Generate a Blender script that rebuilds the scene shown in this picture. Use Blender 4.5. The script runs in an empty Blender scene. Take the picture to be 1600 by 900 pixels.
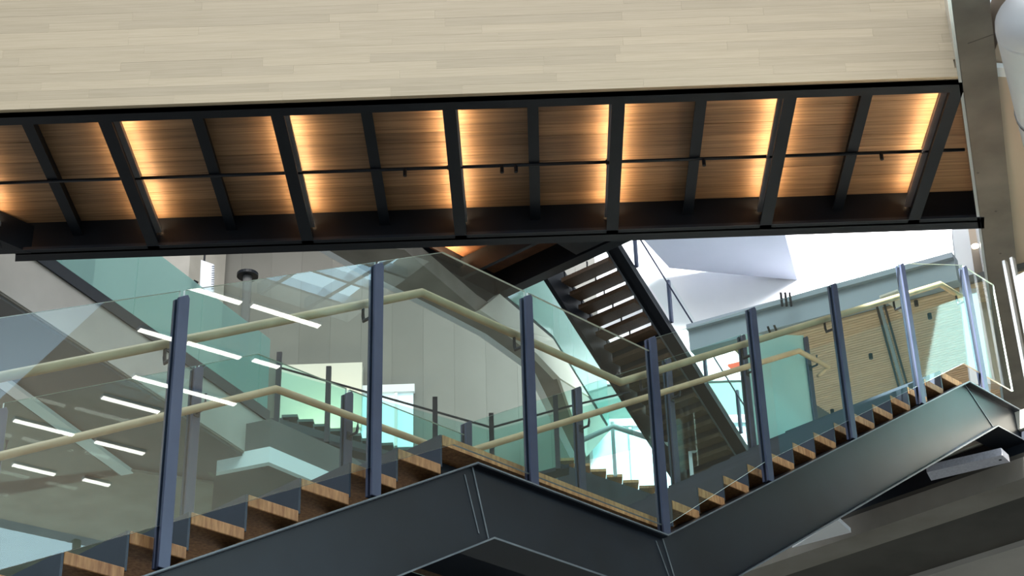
import bpy, math, random
from mathutils import Vector, Matrix

random.seed(7)
R = math.radians
SC = bpy.context.scene
COL = SC.collection

# ------------------------------------------------------------------ camera
# world: origin at the eye, x along the bridge, y across it (away), z up
FPX = 2754.5
CX = Vector((0.99939007, 0.02407489, -0.0252962))     # camera right in world
CD = Vector((-0.03389112, 0.49400899, -0.86879601))   # camera down in world
CF = Vector((-0.00841962, 0.86912342, 0.4945236))     # camera forward in world
cam_data = bpy.data.cameras.new('camera')
cam_data.sensor_width = 36.0
cam_data.lens = FPX / 1600 * 36.0
cam_data.clip_end = 300
cam = bpy.data.objects.new('camera', cam_data)
COL.objects.link(cam)
cam.matrix_world = Matrix(((CX.x, -CD.x, -CF.x, 0), (CX.y, -CD.y, -CF.y, 0), (CX.z, -CD.z, -CF.z, 0), (0, 0, 0, 1)))
SC.camera = cam

# ------------------------------------------------------------------ sky and light
world = bpy.data.worlds.new('sky')
SC.world = world
world.use_nodes = True
bg = world.node_tree.nodes['Background']
bg.inputs['Color'].default_value = (0.80, 0.90, 1.0, 1)
bg.inputs['Strength'].default_value = 0.9
SC.view_settings.view_transform = 'Standard'
SC.view_settings.look = 'None'
SC.view_settings.gamma = 1.0
SC.view_settings.use_curve_mapping = False
SC.view_settings.exposure = 0.0


def aim(o, target):
    d = Vector(target) - o.location
    o.rotation_euler = d.to_track_quat('-Z', 'Y').to_euler()


def spot(name, loc, target, watts, angle, blend=0.2, size=0.4, col=(1, 0.97, 0.92)):
    l = bpy.data.lights.new(name, 'SPOT')
    l.energy = watts
    l.spot_size = R(angle)
    l.spot_blend = blend
    l.shadow_soft_size = size
    l.color = col
    o = bpy.data.objects.new(name, l)
    COL.objects.link(o)
    o.location = loc
    aim(o, target)
    return o


def area(name, loc, target, watts, sx, sy, col=(1, 1, 1), spread=180):
    l = bpy.data.lights.new(name, 'AREA')
    l.shape = 'RECTANGLE'
    l.size = sx
    l.size_y = sy
    l.spread = R(spread)
    l.energy = watts
    l.color = col
    o = bpy.data.objects.new(name, l)
    COL.objects.link(o)
    o.location = loc
    aim(o, target)
    return o


# daylight falling through the roof lights, plus an added fill on the grey wall
spot('sunbeam_stair_head', (-7.0, -4.0, 26.0), (3.7, 11.95, 6.3), 420000, 5.2, 0.25, 0.12)
area('rooflight_atrium', (-1, 3, 24), (-1, 9, 5), 2600, 14, 10, (0.95, 0.97, 1.0))
area('rooflight_white_wall', (8.5, 20.5, 22.5), (7.5, 31, 15.5), 2700, 8, 3, (0.97, 0.98, 1.0), 62)


area('fill_grey_wall', (-3.5, 22.5, 20.5), (-4.0, 31, 17.0), 150, 6, 2, (1.0, 0.97, 0.92), 90)  # added fill to brighten the grey wall, no roof light above it
# unseen fills added to brighten the ceilings of the storeys on either side
area('fill_right_storey', (11.5, 2.5, 6.4), (11.5, 2.5, 8.7), 330, 7, 5, (1.0, 0.88, 0.72))
area('fill_left_storey', (-9.5, 18.5, 5.2), (-8.0, 18.8, 8.7), 80, 6, 5, (1.0, 0.95, 0.88))


# ------------------------------------------------------------------ helpers
def lin(*c):
    return tuple(((v / 255) / 12.92 if v / 255 <= 0.04045 else ((v / 255 + 0.055) / 1.055) ** 2.4) for v in c)


def ray(px, py):
    return CX * (px - 800) + CD * (py - 450) + CF * FPX


def at_z(px, py, z):
    d = ray(px, py)
    return d * (z / d.z)


def at_y(px, py, y):
    d = ray(px, py)
    return d * (y / d.y)


class MB:
    """collects prisms, bars and tubes into one mesh"""

    def __init__(self):
        self.v, self.f, self.m = [], [], []

    def poly(self, pts, mat=0):
        b = len(self.v)
        self.v += [tuple(p) for p in pts]
        self.f.append(tuple(range(b, b + len(pts))))
        self.m.append(mat)

    def prism(self, pts, vec, mat=0, side_mat=None):
        pts = [Vector(p) for p in pts]
        vec = Vector(vec)
        nrm = Vector((0, 0, 0))
        for i in range(len(pts)):
            nrm += pts[i].cross(pts[(i + 1) % len(pts)])
        if nrm.dot(vec) > 0:
            pts.reverse()
        b = len(self.v)
        k = len(pts)
        self.v += [tuple(p) for p in pts] + [tuple(p + vec) for p in pts]
        self.f.append(tuple(range(b, b + k)))
        self.m.append(mat)
        self.f.append(tuple(b + k + i for i in reversed(range(k))))
        self.m.append(mat)
        for i in range(k):
            j = (i + 1) % k
            self.f.append((b + i, b + k + i, b + k + j, b + j))
            self.m.append(mat if side_mat is None else side_mat)
        return self

    def box(self, o, a, b, c, mat=0):
        o, a, b = Vector(o), Vector(a), Vector(b)
        return self.prism([o, o + a, o + a + b, o + b], c, mat)

    def bx(self, x0, x1, y0, y1, z0, z1, mat=0):
        return self.box((x0, y0, z0), (x1 - x0, 0, 0), (0, y1 - y0, 0), (0, 0, z1 - z0), mat)

    def tube(self, pts, r, seg=10, mat=0):
        pts = [Vector(p) for p in pts]
        rings = []
        for i, p in enumerate(pts):
            if i == 0:
                t = pts[1] - p
            elif i == len(pts) - 1:
                t = p - pts[i - 1]
            else:
                t = (p - pts[i - 1]).normalized() + (pts[i + 1] - p).normalized()
            t.normalize()
            s = t.cross(Vector((0, 0, 1)))
            if s.length < 1e-3:
                s = Vector((1, 0, 0))
            s.normalize()
            w = s.cross(t).normalized()
            k = 1.0
            if 0 < i < len(pts) - 1:
                c = max(0.3, t.dot((p - pts[i - 1]).normalized()))
                k = 1 / c
            ring = []
            for q in range(seg):
                a = 2 * math.pi * q / seg
                ring.append(len(self.v))
                self.v.append(tuple(p + s * (math.cos(a) * r) + w * (math.sin(a) * r * k)))
            rings.append(ring)
        for i in range(len(rings) - 1):
            for q in range(seg):
                q2 = (q + 1) % seg
                self.f.append((rings[i][q], rings[i][q2], rings[i + 1][q2], rings[i + 1][q]))
                self.m.append(mat)
        self.f.append(tuple(reversed(rings[0])))
        self.f.append(tuple(rings[-1]))
        self.m += [mat, mat]
        return self

    def build(self, name, mats, parent=None, bevel=0.0, smooth=False):
        me = bpy.data.meshes.new(name)
        me.from_pydata(self.v, [], self.f)
        if not isinstance(mats, (list, tuple)):
            mats = [mats]
        for m in mats:
            me.materials.append(m)
        for p, i in zip(me.polygons, self.m):
            p.material_index = i
            p.use_smooth = smooth
        me.update()
        o = bpy.data.objects.new(name, me)
        COL.objects.link(o)
        if parent is not None:
            o.parent = parent
            o.matrix_parent_inverse = Matrix.Translation(-world_loc(parent))
        if bevel > 0:
            b = o.modifiers.new('bevel', 'BEVEL')
            b.width = bevel
            b.segments = 1
            b.limit_method = 'ANGLE'
        return o


def world_loc(o):
    p = Vector(o.location)
    if o.parent is not None:
        p = Vector(o.location) + o.matrix_parent_inverse.translation + world_loc(o.parent)
    return p


def tag(o, label=None, cat=None, group=None, kind=None):
    if label:
        o['label'] = label
    if cat:
        o['category'] = cat
    if group:
        o['group'] = group
    if kind:
        o['kind'] = kind
    return o


def thing(name, loc, label, cat, group=None, kind=None):
    o = bpy.data.objects.new(name, None)
    COL.objects.link(o)
    o.empty_display_size = 0.1
    o.location = loc
    return tag(o, label, cat, group, kind)


def struct(o, label=None):
    return tag(o, label, None, None, 'structure')


# ------------------------------------------------------------------ materials
def base_mat(name):
    m = bpy.data.materials.new(name)
    m.use_nodes = True
    nt = m.node_tree
    return m, nt, nt.nodes['Principled BSDF']


def noise_mat(name, c1, c2, rough=0.6, metal=0.0, scale=3.0, stretch=(1, 1, 1), bump=0.0, rot=0.0, spec=0.5, detail=5, per_object=0.0):
    m, nt, b = base_mat(name)
    N, L = nt.nodes, nt.links
    g = N.new('ShaderNodeNewGeometry')
    mp = N.new('ShaderNodeMapping')
    mp.inputs['Rotation'].default_value = (0, 0, rot)
    mp.inputs['Scale'].default_value = stretch
    mp.vector_type = 'TEXTURE' if False else 'POINT'
    L.new(g.outputs['Position'], mp.inputs['Vector'])
    t = N.new('ShaderNodeTexNoise')
    t.inputs['Scale'].default_value = scale
    t.inputs['Detail'].default_value = detail
    L.new(mp.outputs['Vector'], t.inputs['Vector'])
    r = N.new('ShaderNodeValToRGB')
    r.color_ramp.elements[0].position = 0.3
    r.color_ramp.elements[1].position = 0.7
    r.color_ramp.elements[0].color = (*c1, 1)
    r.color_ramp.elements[1].color = (*c2, 1)
    L.new(t.outputs['Fac'], r.inputs['Fac'])
    out = r.outputs['Color']
    if per_object > 0:
        oi = N.new('ShaderNodeObjectInfo')
        mr = N.new('ShaderNodeMapRange')
        mr.inputs['To Min'].default_value = 1 - per_object
        mr.inputs['To Max'].default_value = 1 + per_object * 0.7
        L.new(oi.outputs['Random'], mr.inputs['Value'])
        # shift the grain of every board
        add = N.new('ShaderNodeVectorMath')
        add.operation = 'ADD'
        cmb = N.new('ShaderNodeCombineXYZ')
        mul = N.new('ShaderNodeMath')
        mul.operation = 'MULTIPLY'
        mul.inputs[1].default_value = 37.0
        L.new(oi.outputs['Random'], mul.inputs[0])
        for k in range(3):
            L.new(mul.outputs[0], cmb.inputs[k])
        L.new(mp.outputs['Vector'], add.inputs[0])
        L.new(cmb.outputs[0], add.inputs[1])
        L.new(add.outputs[0], t.inputs['Vector'])
        sc = N.new('ShaderNodeVectorMath')
        sc.operation = 'SCALE'
        L.new(out, sc.inputs[0])
        L.new(mr.outputs['Result'], sc.inputs['Scale'])
        out = sc.outputs[0]
    L.new(out, b.inputs['Base Color'])
    b.inputs['Roughness'].default_value = rough
    b.inputs['Metallic'].default_value = metal
    b.inputs['Specular IOR Level'].default_value = spec
    if bump:
        bp = N.new('ShaderNodeBump')
        bp.inputs['Strength'].default_value = bump
        bp.inputs['Distance'].default_value = 0.01
        L.new(t.outputs['Fac'], bp.inputs['Height'])
        L.new(bp.outputs['Normal'], b.inputs['Normal'])
    return m


def emit_mat(name, col, strength):
    m, nt, b = base_mat(name)
    b.inputs['Base Color'].default_value = (*col, 1)
    b.inputs['Emission Color'].default_value = (*col, 1)
    b.inputs['Emission Strength'].default_value = strength
    return m


def glass_mat(name, tint, ior=1.45, rough=0.0, haze=0.0, hazecol=(0.5, 0.75, 0.72)):
    """thin architectural glass: tinted straight-through light plus a fresnel mirror"""
    m = bpy.data.materials.new(name)
    m.use_nodes = True
    nt = m.node_tree
    N, L = nt.nodes, nt.links
    N.remove(N['Principled BSDF'])
    out = N['Material Output']
    tr = N.new('ShaderNodeBsdfTransparent')
    tr.inputs['Color'].default_value = (*tint, 1)
    gl = N.new('ShaderNodeBsdfGlossy')
    gl.inputs['Roughness'].default_value = rough
    gl.inputs['Color'].default_value = (0.9, 0.97, 1.0, 1)
    fr = N.new('ShaderNodeFresnel')
    fr.inputs['IOR'].default_value = ior
    g = N.new('ShaderNodeNewGeometry')
    mx = N.new('ShaderNodeMixShader')
    # only the outside of each face mirrors, the pane's inside just lets light out
    sub = N.new('ShaderNodeMath')
    sub.operation = 'SUBTRACT'
    sub.inputs[0].default_value = 1.0
    L.new(g.outputs['Backfacing'], sub.inputs[1])
    mu = N.new('ShaderNodeMath')
    mu.operation = 'MULTIPLY'
    L.new(fr.outputs[0], mu.inputs[0])
    L.new(sub.outputs[0], mu.inputs[1])
    L.new(mu.outputs[0], mx.inputs[0])
    first = tr
    if haze > 0:
        df = N.new('ShaderNodeBsdfDiffuse')
        df.inputs['Color'].default_value = (*hazecol, 1)
        tl = N.new('ShaderNodeBsdfTranslucent')
        tl.inputs['Color'].default_value = (*hazecol, 1)
        m1 = N.new('ShaderNodeMixShader')
        m1.inputs[0].default_value = 0.5
        L.new(df.outputs[0], m1.inputs[1])
        L.new(tl.outputs[0], m1.inputs[2])
        m2 = N.new('ShaderNodeMixShader')
        m2.inputs[0].default_value = haze
        L.new(tr.outputs[0], m2.inputs[1])
        L.new(m1.outputs[0], m2.inputs[2])
        first = m2
    L.new(first.outputs[0], mx.inputs[1])
    L.new(gl.outputs[0], mx.inputs[2])
    L.new(mx.outputs[0], out.inputs['Surface'])
    return m


BLACK = noise_mat('black_steel', lin(30, 36, 45), lin(38, 45, 55), 0.42, 0.3, 6.0)
BEAMBLACK = noise_mat('bridge_black_steel', lin(10, 15, 22), lin(14, 20, 28), 0.5, 0.0, 6.0, spec=0.3)
STRINGER = noise_mat('stringer_steel', lin(13, 18, 26), lin(24, 31, 41), 0.38, 0.3, 2.2, bump=0.02)
EDGE = noise_mat('pale_steel_edge', lin(95, 102, 108), lin(120, 126, 130), 0.4, 0.5, 8.0)
POST = noise_mat('blue_grey_post_steel', lin(58, 66, 88), lin(70, 78, 100), 0.34, 0.35, 4.0)
POSTDARK = noise_mat('post_slot', lin(28, 32, 44), lin(34, 38, 50), 0.5, 0.2, 4.0)
RISER = noise_mat('riser_steel', lin(44, 54, 66), lin(54, 64, 78), 0.42, 0.2, 4.0)
MAPLE = noise_mat('pale_maple', lin(186, 168, 138), lin(197, 179, 150), 0.55, 0, 5.0, (0.5, 6, 14), per_object=0.10)
SOFFIT = noise_mat('soffit_oak', lin(124, 96, 70), lin(166, 132, 98), 0.6, 0, 4.0, (0.35, 9, 3), per_object=0.22)
TREADW = noise_mat('tread_oak', lin(150, 98, 58), lin(204, 152, 100), 0.55, 0, 9.0, (6, 6, 1), per_object=0.12)
RAILW = noise_mat('rail_ash', lin(164, 146, 114), lin(186, 168, 134), 0.42, 0, 6.0, (1, 1, 1))
CONC = noise_mat('concrete', lin(128, 122, 112), lin(150, 144, 134), 0.85, 0, 2.0, bump=0.1)
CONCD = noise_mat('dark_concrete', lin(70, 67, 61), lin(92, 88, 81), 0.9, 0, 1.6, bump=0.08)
SAGE = noise_mat('grey_green_plaster', lin(112, 130, 124), lin(122, 140, 134), 0.9, 0, 1.0)
BEAMCONC = noise_mat('beam_concrete', lin(98, 92, 84), lin(122, 115, 106), 0.85, 0, 2.2, bump=0.1)
STEPGREY = noise_mat('grey_step', lin(86, 96, 96), lin(104, 114, 112), 0.7, 0, 2.0)
CONCL = noise_mat('light_concrete', lin(168, 163, 154), lin(186, 181, 172), 0.85, 0, 1.2)
GREYPLASTER = noise_mat('grey_plaster', lin(120, 119, 113), lin(128, 127, 121), 0.9, 0, 0.8, per_object=0.04)
DARKPLASTER = noise_mat('dark_plaster', lin(96, 96, 94), lin(108, 108, 106), 0.9, 0, 0.8)
CREAM = noise_mat('cream_plaster', lin(222, 218, 204), lin(230, 226, 212), 0.8, 0, 1.0)
WHITE = noise_mat('white_paint', lin(236, 238, 240), lin(244, 245, 246), 0.7, 0, 1.0)
BEIGE = noise_mat('beige_plaster', lin(190, 172, 152), lin(198, 180, 160), 0.85, 0, 1.0)
CEILBEIGE = noise_mat('ceiling_beige', lin(182, 174, 162), lin(190, 182, 170), 0.85, 0, 1.0)
BANDBLUE = noise_mat('grey_blue_fascia', lin(150, 164, 172), lin(162, 176, 184), 0.5, 0.1, 2.0)
SLATW = noise_mat('slat_wood', lin(222, 190, 152), lin(234, 204, 168), 0.6, 0, 4.0, (2, 2, 2), per_object=0.05)
CHROME = noise_mat('bright_metal', lin(200, 205, 210), lin(215, 220, 225), 0.22, 0.9, 3.0)
GALV = noise_mat('perforated_galvanised', lin(190, 190, 202), lin(214, 214, 224), 0.5, 0.3, 60.0)
DUCT = noise_mat('white_duct', lin(205, 206, 208), lin(218, 219, 220), 0.5, 0.1, 2.0)
SIGNW = noise_mat('sign_white', lin(226, 228, 236), lin(234, 236, 242), 0.5, 0, 3.0)
SIGNINK = noise_mat('sign_ink', lin(90, 98, 110), lin(100, 108, 120), 0.6, 0, 3.0)
FLOORM = noise_mat('ground_floor_stone', lin(150, 148, 142), lin(165, 163, 157), 0.6, 0, 0.7)
LED = emit_mat('warm_led', (1.0, 0.70, 0.40), 75.0)
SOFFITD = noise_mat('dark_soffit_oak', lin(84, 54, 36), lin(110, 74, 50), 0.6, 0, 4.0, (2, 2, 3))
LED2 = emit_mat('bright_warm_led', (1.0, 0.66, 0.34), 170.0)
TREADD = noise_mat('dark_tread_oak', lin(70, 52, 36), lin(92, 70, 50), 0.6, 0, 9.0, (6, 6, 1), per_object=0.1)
BULKSHADE = noise_mat('lavender_shade_tone', lin(160, 165, 182), lin(166, 171, 188), 0.8, 0, 1.0)  # shade of the patch on the white wall put into the colour
PROFILE = noise_mat('led_profile', lin(150, 148, 150), lin(165, 163, 165), 0.4, 0.4, 5.0)
STRIPLIGHT = emit_mat('linear_lamp', (1.0, 0.93, 0.82), 13.0)
PALEGLOW = emit_mat('pale_glow_pane', (0.72, 0.9, 0.97), 0.5)  # glow of the small window and of the panes imitating a reflection
SKYPANE = emit_mat('roof_light_pane', (0.62, 0.88, 1.0), 4.5)
BLUEGLOW = emit_mat('bluish_glow_pane', (0.66, 0.82, 1.0), 0.9)  # added glow, mirrored in the near glass as a bluish patch
WARMGLOW = emit_mat('warm_lamp', (1.0, 0.85, 0.6), 14.0)
REDGLOW = emit_mat('red_lamp', (1.0, 0.16, 0.1), 1.5)
GLASS = glass_mat('clear_guard_glass', (0.90, 0.965, 0.95), 1.8)
GLASSFAR = glass_mat('green_guard_glass', (0.80, 0.93, 0.91), 1.2)
CLEARFAR = glass_mat('clear_far_glass', (0.96, 0.985, 0.98), 1.1)
TEAL = glass_mat('teal_guard_glass', (0.66, 0.86, 0.83), 1.3, haze=0.42, hazecol=lin(188, 220, 212))
TEALHEAVY = glass_mat('hazy_teal_glass', (0.55, 0.82, 0.82), 1.3, haze=0.75, hazecol=lin(196, 234, 232))  # pale haze colour paints sun and sky brightness onto the panes
GEDGE = noise_mat('lit_glass_edge', lin(225, 240, 234), lin(235, 248, 242), 0.3, 0.0, 5.0)  # pale tone paints the light caught in the glass edges


def frame(hd, origin):
    a = R(hd)
    u = Vector((math.cos(a), math.sin(a), 0))
    n = Vector((math.sin(a), -math.cos(a), 0))
    o = Vector(origin)
    return u, n, (lambda s, z, k=0.0: o + u * s + n * k + Vector((0, 0, z)))


Z = Vector((0, 0, 1))

# ================================================================== SETTING
fl = MB().bx(-40, 30, -12, 34, -1.8, -1.6).build('floor', FLOORM)
struct(fl, 'pale stone ground floor of the atrium')

# far wall of the atrium: grey part with panel joints, white part on the right
wl = thing('wall_back', (0, 31, -1.6), 'tall back wall, grey plaster panels', None, kind='structure')
del_keys = [k for k in ('category',) if k in wl.keys()]
x = -30.0
i = 0
while x < 1.4:
    w = 0.62
    MB().bx(x, min(x + w, 1.4) - 0.002, 31.0 + 0.004 * (i % 2), 31.3, -1.6, 24).build('panel', GREYPLASTER, wl)
    x += w
    i += 1
wr = MB().bx(1.4, 30, 31.0, 31.3, 15.4, 24).build('wall_right', WHITE)
struct(wr, 'tall sunlit white wall beyond the balcony on the right')

wrl = MB().bx(1.4, 30, 31.05, 31.3, -1.6, 15.4).build('wall_right_lower', SAGE)
struct(wrl, 'grey green lower wall behind the far stair foot')

# grey ceiling high over the far side, left of centre
cz = MB()
cz.prism([(-30, 26.5, 20.0), (0.9, 26.5, 20.0), (0.9, 31.0, 20.0), (-30, 31.0, 20.0)], (0, 0, 0.4))
struct(cz.build('ceiling', CEILBEIGE), 'flat grey beige ceiling high beyond the bridge')

# flat slab made for a shade patch on the white wall, coloured as shade
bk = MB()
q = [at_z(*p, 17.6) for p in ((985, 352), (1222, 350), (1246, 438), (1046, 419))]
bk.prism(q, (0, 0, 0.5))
struct(bk.build('trim_1', BULKSHADE), 'flat slab on the white wall, underside coloured lavender grey as shade')

# ------------------------------------------------------------------ left floor slab with guard
c0 = at_z(61, 409, 9.3)
c1 = at_z(418, 657, 9.3)
dL = (c1 - c0).normalized()
nL = Vector((dL.y, -dL.x, 0))           # towards the void
pS = c0 - dL * 9
pE = c1
sl = MB().prism([pS, pE, pE - nL * 14 + dL * 1.0, pS - nL * 14], (0, 0, -0.62)).build('floor_left', CONC)
struct(sl, 'concrete upper floor slab on the left')
fz = MB().prism([pS + nL * 0.012, pE + nL * 0.012, pE, pS], (0, 0, -0.6)).build('trim_2', CONCL)
struct(fz, 'light concrete slab edge under the left glass guard')
# soffit of that slab, dark, with a pale strip
so = MB().prism([pS - nL * 0.02 - Z * 0.62, pE - nL * 0.02 - Z * 0.62, pE - nL * 13 - Z * 0.62, pS - nL * 13 - Z * 0.62], (0, 0, -0.03)).build('ceiling_left', DARKPLASTER)
struct(so, 'dark soffit beneath the left upper floor')
s0, s1 = at_z(-60, 556, 8.62), at_z(190, 737, 8.62)
pn = Vector(((s1 - s0).y, -(s1 - s0).x, 0)).normalized()
st = MB().prism([s0, s1, s1 + pn * 0.16, s0 + pn * 0.16], (0, 0, -0.05)).build('trim_3', WHITE)
struct(st, 'pale narrow strip running along the dark left soffit')
sg = MB()
sg.prism([s0 - pn * 0.03, s1 - pn * 0.03, s1 - pn * 7, s0 - pn * 7], (0, 0, -0.04))
struct(sg.build('ceiling_left_inner', GREYPLASTER), 'grey plaster part of the left soffit beyond the pale strip')

ll = MB().prism([at_z(*p, 8.58) for p in ((184, 733), (334, 756), (330, 800), (250, 890), (60, 960), (-150, 930), (-60, 760))], (0, 0, 0.03)).build('ceiling_left_lower', CONC)
struct(ll, 'grey soffit low in the left glass beyond the pale strip')

pS = c0 - dL * 0.9
gd = thing('glass_guard', pS, 'long teal glass guard standing on the left slab edge', 'guard')
MB().prism([pS + nL * 0.03, pE + nL * 0.03, pE - nL * 0.07, pS - nL * 0.07], (0, 0, 0.12)).build('base_channel', BEAMBLACK, gd)
MB().prism([pS + nL * 0.035, pE + nL * 0.035, pE + nL * 0.02, pS + nL * 0.02], (0, 0, -0.03)).build('drip_edge', BEAMBLACK, gd)
L_ = (pE - pS).length
k = 0
t = 0.0
while t < L_ - 0.1:
    t2 = min(t + 1.25, L_)
    a_, b_ = pS + dL * (t + 0.006) + Z * 0.16, pS + dL * (t2 - 0.006) + Z * 0.16
    MB().prism([a_ - nL * 0.01, b_ - nL * 0.01, b_ - nL * 0.025, a_ - nL * 0.025], (0, 0, 0.96)).build('glass_pane', TEAL, gd)
    t = t2
# concrete pier and wall behind that guard
pier = MB()
pa, pb = at_y(150, 400, 29.2), at_y(297, 400, 29.2)
pier.prism([(pa.x, 29.2, -1.6), (pb.x, 29.2, -1.6), (pb.x + 0.42, 30.6, -1.6), (pa.x, 30.6, -1.6)], (0, 0, 21.6))
struct(pier.build('wall_pier', CONCL), 'light concrete pier behind the left guard')

# white edge of the floor piece further back (seen low through the left glass)
fb = MB()
e = [at_z(338, 738, 8.5), at_z(420, 722, 8.5), at_z(530, 768, 8.5)]
fb.prism([e[0], e[1], e[1] + Vector((0, 0, 0.2)), e[0] + Vector((0, 0, 0.2))], (-0.02, 0.1, 0))
fb.prism([e[1], e[2], e[2] + Vector((0, 0, 0.2)), e[1] + Vector((0, 0, 0.2))], (-0.02, 0.1, 0))
struct(fb.build('trim_4', WHITE), 'white angled slab edge low behind the left glass')
fb2 = MB()
fb2.prism([e[0] + Z * 0.2, e[1] + Z * 0.2, e[2] + Z * 0.2, e[2] + Vector((1.5, 3, 0.2)), e[0] + Vector((-2, 4, 0.2))], (0, 0, 0.36))
struct(fb2.build('trim_5', DARKPLASTER), 'dark upstand above the white angled slab edge')

# ------------------------------------------------------------------ upper floor (level with the far stair head)
zc = 14.2
ch = [at_z(*p, zc) for p in ((640, 385), (776, 461), (860, 532), (870, 548), (915, 620), (948, 672))]
dk = [at_z(*p, 13.6) for p in ((632, 390), (745, 486), (778, 508), (820, 540), (870, 592), (912, 712))]
wst = [at_z(*p, 13.6) for p in ((480, 372), (600, 440), (680, 480), (760, 522), (832, 574), (905, 722))]
us = MB()
for i in range(5):
    us.prism([dk[i], dk[i + 1], wst[i + 1], wst[i]], (0, 0, 0.3))
struct(us.build('ceiling_upper', CONC), 'grey soffit of the bending upper floor')
ws = MB()
for i in range(5):
    o1 = Vector((-0.12, 0.06, 0))
    ws.prism([wst[i], wst[i + 1], wst[i + 1] + o1, wst[i] + o1], (0, 0, 0.25))
struct(ws.build('trim_6', WHITE), 'white ribbon edge along the upper floor soffit')
uf = MB()
for i in range(1, 5):
    uf.poly([ch[i], ch[i + 1], dk[i + 1], dk[i]])
    a_, b_ = ch[i], ch[i + 1]
uo = uf.build('trim_7', CREAM)
sm = uo.modifiers.new('thick', 'SOLIDIFY')
sm.thickness = 0.12
sm.offset = 0
struct(uo, 'cream sloping edge of the upper floor below its glass guard')
ug = thing('glass_guard', ch[1], 'pale teal glass guard bending along the cream upper floor edge', 'guard')
cb = MB()
for i in range(1, 5):
    a_, b_ = ch[i], ch[i + 1]
    cb.prism([a_, b_, b_ + Vector((0.03, 0.03, 0)), a_ + Vector((0.03, 0.03, 0))], (0, 0, 0.14))
cb.build('base_channel', BEAMBLACK, ug)
for i in range(1, 5):
    a_, b_ = ch[i] + Vector((0.05, 0.03, 0.1)), ch[i + 1] + Vector((0.05, 0.03, 0.1))
    m_ = 2 if (b_ - a_).length > 1 else 1
    for j in range(m_):
        p = a_.lerp(b_, j / m_ + 0.006)
        q_ = a_.lerp(b_, (j + 1) / m_ - 0.006)
        MB().prism([p, q_, q_ + Z * 1.55, p + Z * 1.55], (0.012, 0.008, 0)).build('glass_pane', TEAL, ug)

# ------------------------------------------------------------------ right building: beam, ceiling, duct
eb = MB()
r0, r1, r2, r3 = at_z(1503, 122, 8.6), at_z(1534, 358, 8.6), at_z(1586, 419, 8.6), at_z(1555, 97, 8.6)
dR = (r1 - r0).normalized()
nR = Vector((dR.y, -dR.x, 0))
b0 = r0 - dR * 8
b1 = r1 + dR * 4.5
eb.prism([b0, b1, b1 + nR * 0.285, b0 + nR * 0.285], (0, 0, 0.66))
ebo = struct(eb.build('trim_8', BEAMCONC), 'raw concrete edge beam at the right end of the bridge')
jt = MB()
jp = at_z(1512, 68, 8.598)
jt.prism([jp, jp + nR * 0.285 - dR * 0.08, jp + nR * 0.285 - dR * 0.075, jp + dR * 0.006], (0, 0, 0.004))
jt.build('form_joint', CONCD, ebo)
for px, py in ((1528, 270), (1556, 330), (1563, 396)):
    jp = at_z(px, py, 8.6)
    MB().tube([jp + Z * 0.01, jp - Z * 0.002], 0.012, 10).build('tie_hole', CONCD, ebo)
cap = MB()
cap.prism([b0 - nR * 0.03, b1 - nR * 0.03, b1 - nR * 0.004, b0 - nR * 0.004], (0, 0, 0.72))
struct(cap.build('trim_9', CHROME), 'thin bright metal strip on the concrete edge beam')

hd = 55
e55 = Vector((math.cos(R(hd)), math.sin(R(hd)), 0))
f55 = Vector((-math.sin(R(hd)), math.cos(R(hd)), 0))


def EF(e, f, z):
    return e55 * e + f55 * f + Vector((0, 0, z))


rc = MB()
zr = 8.78
rc.prism([EF(-4, -9, zr), EF(22, -9, zr), EF(22, -2.05, zr), EF(-4, -2.05, zr)], (0, 0, 0.4))
sk0 = 8.0
rc.prism([EF(10.15, -2.05, zr), EF(22, -2.05, zr), b1 + nR * 0.285 + Z * (zr - 8.6), r0 + nR * 0.285 + dR * 0.0 + Z * (zr - 8.6)], (0, 0, 0.4))
rc.prism([EF(-4, -2.05, zr), EF(sk0, -2.05, zr), EF(sk0, -0.55, zr), EF(-4, -0.55, zr)], (0, 0, 0.4))
rc.prism([EF(-1, -0.55, zr), EF(10.15, -0.55, zr), EF(10.15, 2.3, zr)], (0, 0, 0.4))
rc.prism([EF(10.15, -2.05, zr), r0 + nR * 0.285 + Z * (zr - 8.6), EF(10.15, 2.3, zr)], (0, 0, 0.4))
struct(rc.build('ceiling_right', BEIGE), 'beige ceiling of the storey on the right')

# strip lamps under that ceiling (they mirror in the near glass)
rows = [(-2.26, 8.42, 9.02), (-2.24, 9.12, 9.93), (-3.34, 8.41, 8.84), (-3.32, 8.95, 9.6), (-3.28, 9.72, 10.05),
        (-4.35, 8.84, 10.11), (-5.0, 8.78, 9.49), (-6.09, 8.21, 8.95), (-6.12, 9.22, 9.86), (-7.26, 8.69, 9.24), (-7.2, 9.57, 9.93)]
lamp_labels = ['first row beside the roof light, first piece', 'first row beside the roof light, second piece', 'second row from the roof light, first piece',
               'second row from the roof light, middle piece', 'second row from the roof light, last piece', 'third row from the roof light, longest of all',
               'fourth row from the roof light', 'fifth row from the roof light, first piece', 'fifth row from the roof light, second piece',
               'outermost row, first piece', 'outermost row, second piece']
for i, (f, e0, e1) in enumerate(rows):
    t_ = thing('strip_light', EF(e0, f, zr), 'white linear ceiling lamp, ' + lamp_labels[i], 'lamp', 'strip lamps of the right storey')
    MB().prism([EF(e0, f - 0.045, zr), EF(e1, f - 0.045, zr), EF(e1, f + 0.045, zr), EF(e0, f + 0.045, zr)], (0, 0, -0.03)).build('lamp_housing', WHITE, t_)
    MB().prism([EF(e0 + 0.01, f - 0.035, zr - 0.03), EF(e1 - 0.01, f - 0.035, zr - 0.03), EF(e1 - 0.01, f + 0.035, zr - 0.03), EF(e0 + 0.01, f + 0.035, zr - 0.03)], (0, 0, -0.012)).build('diffuser', STRIPLIGHT, t_)
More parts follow.
